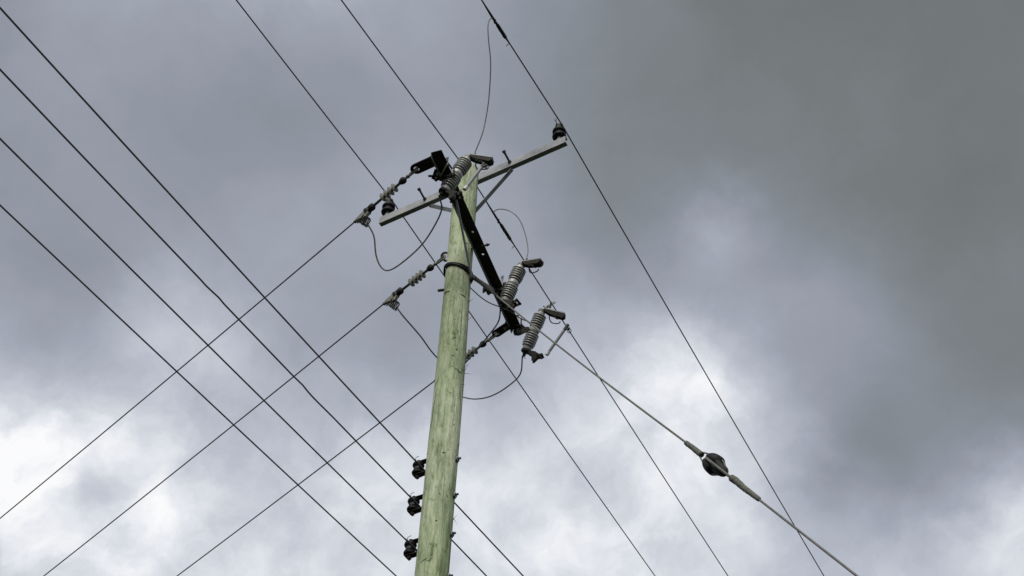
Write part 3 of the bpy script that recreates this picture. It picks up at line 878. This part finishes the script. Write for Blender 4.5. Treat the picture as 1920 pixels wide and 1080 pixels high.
# short stub at the third fuse's terminal and a slack lead behind the stay
t3 = w_of(F3, (.02, 0, .50)); 
k = MB().bar(t3, far(1041, 566, dist(t3) + .02), .022, .008, R2); k.bar(far(1031, 578, dist(t3)), far(1034, 566, dist(t3)), .02, .01, R2)
part('terminal_lug', k, CAST, c3, True, False)
p0 = at(878, 536, 9.75); p1 = far(1000, 606, dist(w_of(F3, (0, 0, .24))) - .12)
r0 = dist(p0)
jumper([(900, 556), (918, 568), (936, 575), (955, 583), (976, 597), (988, 602)], p0, p1, 'slack lead from the pole passing behind the dark crossarm to the lowest fuse', .0050)
# parallel groove connectors on the line
def connector(f, label, half=.21):
    t = thing('line_connector', label, 'connector', f(0), 'dark connectors clamped on the line wires')
    off = lambda s_: f(s_) - f(0)
    part('tap_rod', MB().tube([off(-half * 1.2), off(-half * .4) - UP * .008, off(half * .5) - UP * .009, off(half * 1.1)], [.006, .0115, .013, .006], 8), RUST_SHADE, t)
    k = MB().bar(off(half * .05) - UP * .006, off(half * .75) - UP * .006, .028, .026, LD.cross(UP)); part('clamp_block', k, RUST_SHADE, t, smooth=False, bevel=.004)
    for s_ in (-.12, .30, .62):
        c = off(half * s_); k = MB().cyl(c - UP * .036, c + UP * .024, .0075, 8); k.hexa(c - UP * .026, c - UP * .014, .015); part('bolt', k, RUST_SHADE, t)
    k = MB().tube([off(half * 1.05), off(half * 1.05) - UP * .03 - U1 * .03], .004, 5); part('wire_tail', k, DULL, t)
    return t
connector(along(wA, 931, 48, False), 'dark connector on the right hand wire at the top edge, where the long jumper ends', -.22)
connector(along(wC, 938, 420), 'dark connector clamped on the pole top wire below the curled jumper', .30)

# ------------------------------------------------------------------ stay wire with its insulator
P_att = on(887, 518, Vector((PX, PY, 0)) + Vector((.10, -.05, 0)), rad(60))
IC = far(1343, 874, 7.0)
sdv = (IC - P_att).normalized(); SLd = (IC - P_att).length
def st(px, py, sag=0):
    d = ray(px, py); w0 = P_att - CAM; b = d.dot(sdv); return (b * d.dot(w0) - sdv.dot(w0)) / (1 - b * b)
def SP(s_): return P_att + sdv * s_
stay = thing('stay_wire', 'grey stay strand running from the black loop round the pole to the lower right', 'stay wire', P_att)
s_g0, s_g1 = st(1288, 828), st(1318, 851)
s_h0, s_h1 = st(1370, 897), st(1423, 938)
_wob = lambda s_: UP * (-.030 * sin(pi * min(max(s_ / s_g0, 0), 1)))
N_ = 30
part('upper_strand', MB().tube([SP(s_g1 * i / N_) + _wob(s_g1 * i / N_) for i in range(N_ + 1)], .0066, 10), STAY, stay, True)
sg = st(935, 548)
part('pole_grip', MB().tube([SP(sg * i / 16) + _wob(sg * i / 16) for i in range(17)], [.016 + .0015 * (i % 2) if i < 12 else .010 for i in range(17)], 10), RUST_SHADE, stay, True)
def grip(sa, sb, ra, rb, nm='stay_grip'):
    m_ = 44; P = []; R = []
    for i in range(m_ + 1):
        t = i / m_; s_ = sa + (sb - sa) * t
        P.append(SP(s_) + _wob(s_) + Vector((noise.noise(Vector((s_ * 9, 0, 0))), noise.noise(Vector((0, s_ * 9, 3))), 0)) * .004)
        R.append((ra + (rb - ra) * t) * (1 + .035 * sin(i * 1.9) + .16 * noise.noise(Vector((i * .9, 1, 2)))) * (.7 if i in (0, m_) else 1))
    part(nm, MB().tube(P, R, 12), GRIP, stay, True)
grip(s_g0, s_g1, .014, .018)
grip(s_h0, s_h1, .020, .013)
sG = -P_att.z / sdv.z
_sx = frame(sdv)[0]; _sy = sdv.cross(_sx)
ca = ray(1343, 874); wdir = (ca.cross(sdv)).normalized()        # across the stay, seen from the camera
dep = sdv.cross(wdir).normalized()
# loops round the insulator
sI = (IC - P_att).dot(sdv)
k = MB()
for s_ in (-1, 1): k.tube(catmull([SP(s_g1 - .03), SP(s_g1 + .005) + wdir * s_ * .018 , SP(sI - .055) + wdir * s_ * .040, SP(sI + .02) + wdir * s_ * .044, SP(sI + .075) + wdir * s_ * .026], 6), .0050, 8)
k.tube(catmull([SP(sI + .075) + wdir * .026, SP(sI + .09), SP(sI + .075) - wdir * .026], 5), .005, 8)
part('eye_loop', k, STAY, stay, True)
k = MB()
front = dep if dep.dot(ca) < 0 else -dep
k.tube(catmull([SP(s_h0 + .02), SP(sI + .10) + front * .030, SP(sI + .02) + front * .056, SP(sI - .035) + front * .052, SP(sI - .062) + front * .040, SP(sI - .07) + front * .015], 6), .0085, 8)
k.tube(catmull([SP(s_h0 + .02), SP(sI + .10) - front * .030, SP(sI + .02) - front * .052, SP(sI - .035) - front * .048, SP(sI - .062) - front * .036, SP(sI - .07) + front * .0], 6), .0085, 8)
part('eye_loop', k, STAY, stay, True)
part('lower_strand', MB().tube([SP(s_h0 + .02 + (sG - s_h0 - .02) * i / 40) for i in range(41)], .0064, 10), STAY, stay, True)
# black loops round the pole
k = MB()
zc = P_att.z + .02
for q in range(3):
    nrm = Vector((cos(rad(-30)) * .0 - .0, .10, 1)) + Vector((.02 * q, 0, 0)); P = []
    for i in range(48):
        a = 2 * pi * i / 48; r_ = prad(zc) + .011; sl = -.045 * cos(a + rad(10)) + .008 * sin(2 * a + q)
        P.append(Vector((PX + cos(a) * r_, PY + sin(a) * r_, zc + sl + (q - 1) * .015)))
    k.tube(P, .0082, 8, True)
part('pole_loop', k, DARK, stay, True)
# the insulator: dark four-lobed egg
t = thing('stay_insulator', 'dark bulging egg shaped insulator in the middle of the stay wire', 'insulator', IC)
mb = MB(); m1, m2 = 40, 36; vs = []
for i in range(m1 + 1):
    u = i / m1; h = (u - .5) * .225
    for j in range(m2):
        a = 2 * pi * j / m2
        e = max(0.0, 1 - abs(2 * u - 1) ** 2.6) ** .5
        r_ = .057 * e
        wx = cos(a); wy = sin(a)
        lobe = 1.0
        # grooves on the upper half run front to back, on the lower half side to side
        if u < .55: lobe -= .42 * exp(-((wy * 1.0) / .33) ** 2) * (wx * wx) * exp(-((u - .30) / .22) ** 2) * 0.0 + .0
        gw = exp(-((wx) / .28) ** 2) * (.38 if u < .62 else .16)      # front and back slots for the lower loop
        gs = exp(-((wy) / .30) ** 2) * (.30 if u > .55 else .02)      # side slots for the upper loop
        lobe -= gw + gs
        r_ *= lobe * (1.06 - .34 * min(1, max(0, (u - .48) / .16)))
        if .52 < u < .66: r_ *= 1 - .10 * sin(pi * (u - .52) / .14)
        vs.append(IC + sdv * h + wdir * (wx * r_) + front * (wy * r_ * .95))
fs = [(i * m2 + j, i * m2 + (j + 1) % m2, (i + 1) * m2 + (j + 1) % m2, (i + 1) * m2 + j) for i in range(m1) for j in range(m2)]
fs += [tuple(range(m2))[::-1], tuple(m1 * m2 + j for j in range(m2))]
mb.add(vs, fs)
part('lobed_body', mb, PLAS, t, True)

# ------------------------------------------------------------------ low voltage wires and their reels
GL = 'black reel insulators stacked down the left side of the pole'
BAZ = rad(152); BV = Vector((cos(BAZ), sin(BAZ), 0))
def reel_proto(p, label):
    t = thing('reel_insulator', label, 'insulator', p, GL)
    L0 = -(p - Vector((PX, PY, p.z))).length + prad(p.z) - .01
    v = lambda s_, h: BV * -s_ * 0 + BV * s_ + UP * h
    T_ = Vector((-BV.y, BV.x, 0))
    k = MB()
    for h in (-.058, .058): k.bar(v(L0, h), v(.032, h), .048, .006, T_)
    k.bar(v(L0 + .008, -.10), v(L0 + .008, .10), .048, .006, T_)
    part('bracket', k, RUST_SHADE, t, smooth=False, bevel=.001)
    part('reel', MB().lathe([(.030, -.050), (.043, -.046), (.046, -.034), (.040, -.020), (.027, -.010), (.025, 0), (.027, .010), (.040, .020), (.046, .034), (.043, .046), (.030, .050)], n=26), DARK, t)
    k = MB().cyl((0, 0, -.092), (0, 0, .085), .008, 10); k.hexa((0, 0, -.082), (0, 0, -.066), .017); k.hexa((0, 0, .064), (0, 0, .08), .017)
    part('pin_bolt', k, RUST_SHADE, t)
    k = MB()
    for q in (-1, 0, 1): k.ring((0, 0, q * .007), (0, 0, 1), .029, .004, n=18, m=6)
    k.tube([LD * -.09 - BV * .034, LD * -.095 - BV * .034 + UP * .03, LD * -.08 - BV * .05 + UP * .05], .0025, 5)
    k.tube([LD * -.12 - BV * .034, LD * -.05 - BV * .034, LD * .05 - BV * .034, LD * .10 - BV * .034], [.0055, .0088, .0088, .0055], 7)
    part('tie_wire', k, WIRE, t)
    return t
locs = []
pc = Vector((PX, PY, 8))
for (x, y) in ((784, 880), (775, 948), (769, 1030), (771, 1116)):
    locs.append(on(x, y, pc, BAZ))
r1 = reel_proto(locs[0], 'topmost black reel insulator in a strap bracket on the pole')
labs = ['second black reel insulator from the top on the pole', 'third black reel insulator from the top, nearest the lower edge of the picture', 'lowest reel insulator, just below the lower edge of the picture']
for p, lb in zip(locs[1:], labs):
    c = copy_tree(r1); c.location = p; c['label'] = lb
GLW = 'low voltage wires strung to the reel insulators'
lv = [((0, 15), (981, 1080), 'low voltage wire tied to the topmost reel insulator'), ((0, 130), (912, 1080), 'slightly kinked low voltage wire tied to the second reel insulator'),
      ((0, 260), None, 'low voltage wire tied to the third reel insulator'), ((0, 385), None, 'lowest low voltage wire, passing under the lower edge left of the pole')]
for i, (p, (lp, rp, lb)) in enumerate(zip(locs, lv)):
    c = p - BV * .034
    aL = solve(c, lp, LINE + pi, z_slope=-.02)
    aR = solve(c, rp, LINE, z_slope=-.04) if rp else LINE
    Lft = span(c, aL, -.02, 34, step=.06 if i == 1 else 1.0)
    if i == 1:       # small kinks where the wire has been mended
        for j, v in enumerate(Lft):
            cc = ROT.transposed() @ (v - CAM)
            if cc.z > -.5: continue
            xx = 960 + FOC * cc.x / -cc.z
            Lft[j] = v + UP * (.008 * exp(-((xx - 406) / 9) ** 2) - .004 * exp(-((xx - 392) / 9) ** 2) + .008 * exp(-((xx - 566) / 9) ** 2) - .006 * exp(-((xx - 590) / 22) ** 2))
    P = Lft[::-1] + span(c, aR, -.04, 44)[1:]
    rooted('overhead_wire', MB().tube(P, (.0059, .0056, .0051, .0046)[i], 8), WIRE, c, lb, 'wire', GLW)
# bolt ends with washers on the pole's right side
GBt = 'bolt ends on the right side of the pole opposite the reel insulators'
for i, (x, y) in enumerate(((861, 858), (854, 926), (848, 999), (845, 1078))):
    pt = on(x - 2, y + 2, Vector((PX, PY, 8)), rad(-24))
    o_ = Vector((cos(rad(-24)), sin(rad(-24)), 0)); sf = Vector((PX, PY, pt.z)) + o_ * (prad(pt.z) + .001)
    lb = ['topmost bolt end with washer on the right side of the pole', 'second bolt end from the top on the right side of the pole', 'third bolt end from the top on the right side of the pole', 'lowest bolt end, cut by the lower edge of the picture'][i]
    t = thing('bolt_end', lb, 'bolt', sf, GBt)
    T_ = Vector((-o_.y, o_.x, 0))
    k = MB().prism([(-.020, -.024), (.020, -.024), (.020, .024), (-.020, .024)], (0, 0, 0), T_, UP, o_, .005)
    part('washer', k, DULL, t, smooth=False, bevel=.001)
    k = MB().hexa(o_ * .005, o_ * .018, .014); k.cyl(o_ * .0, o_ * .034, .0085, 10)
    part('nut', k, DULL, t)
    k = MB().ring(o_ * .010 + UP * 0, o_, .020, .004, rad(150), rad(390), 12, 6)
    part('spring_clip', k, GALV, t)
# cable clipped down the pole's shaded left edge is not visible in the photograph, so the pole carries none
bpy.context.view_layer.update()
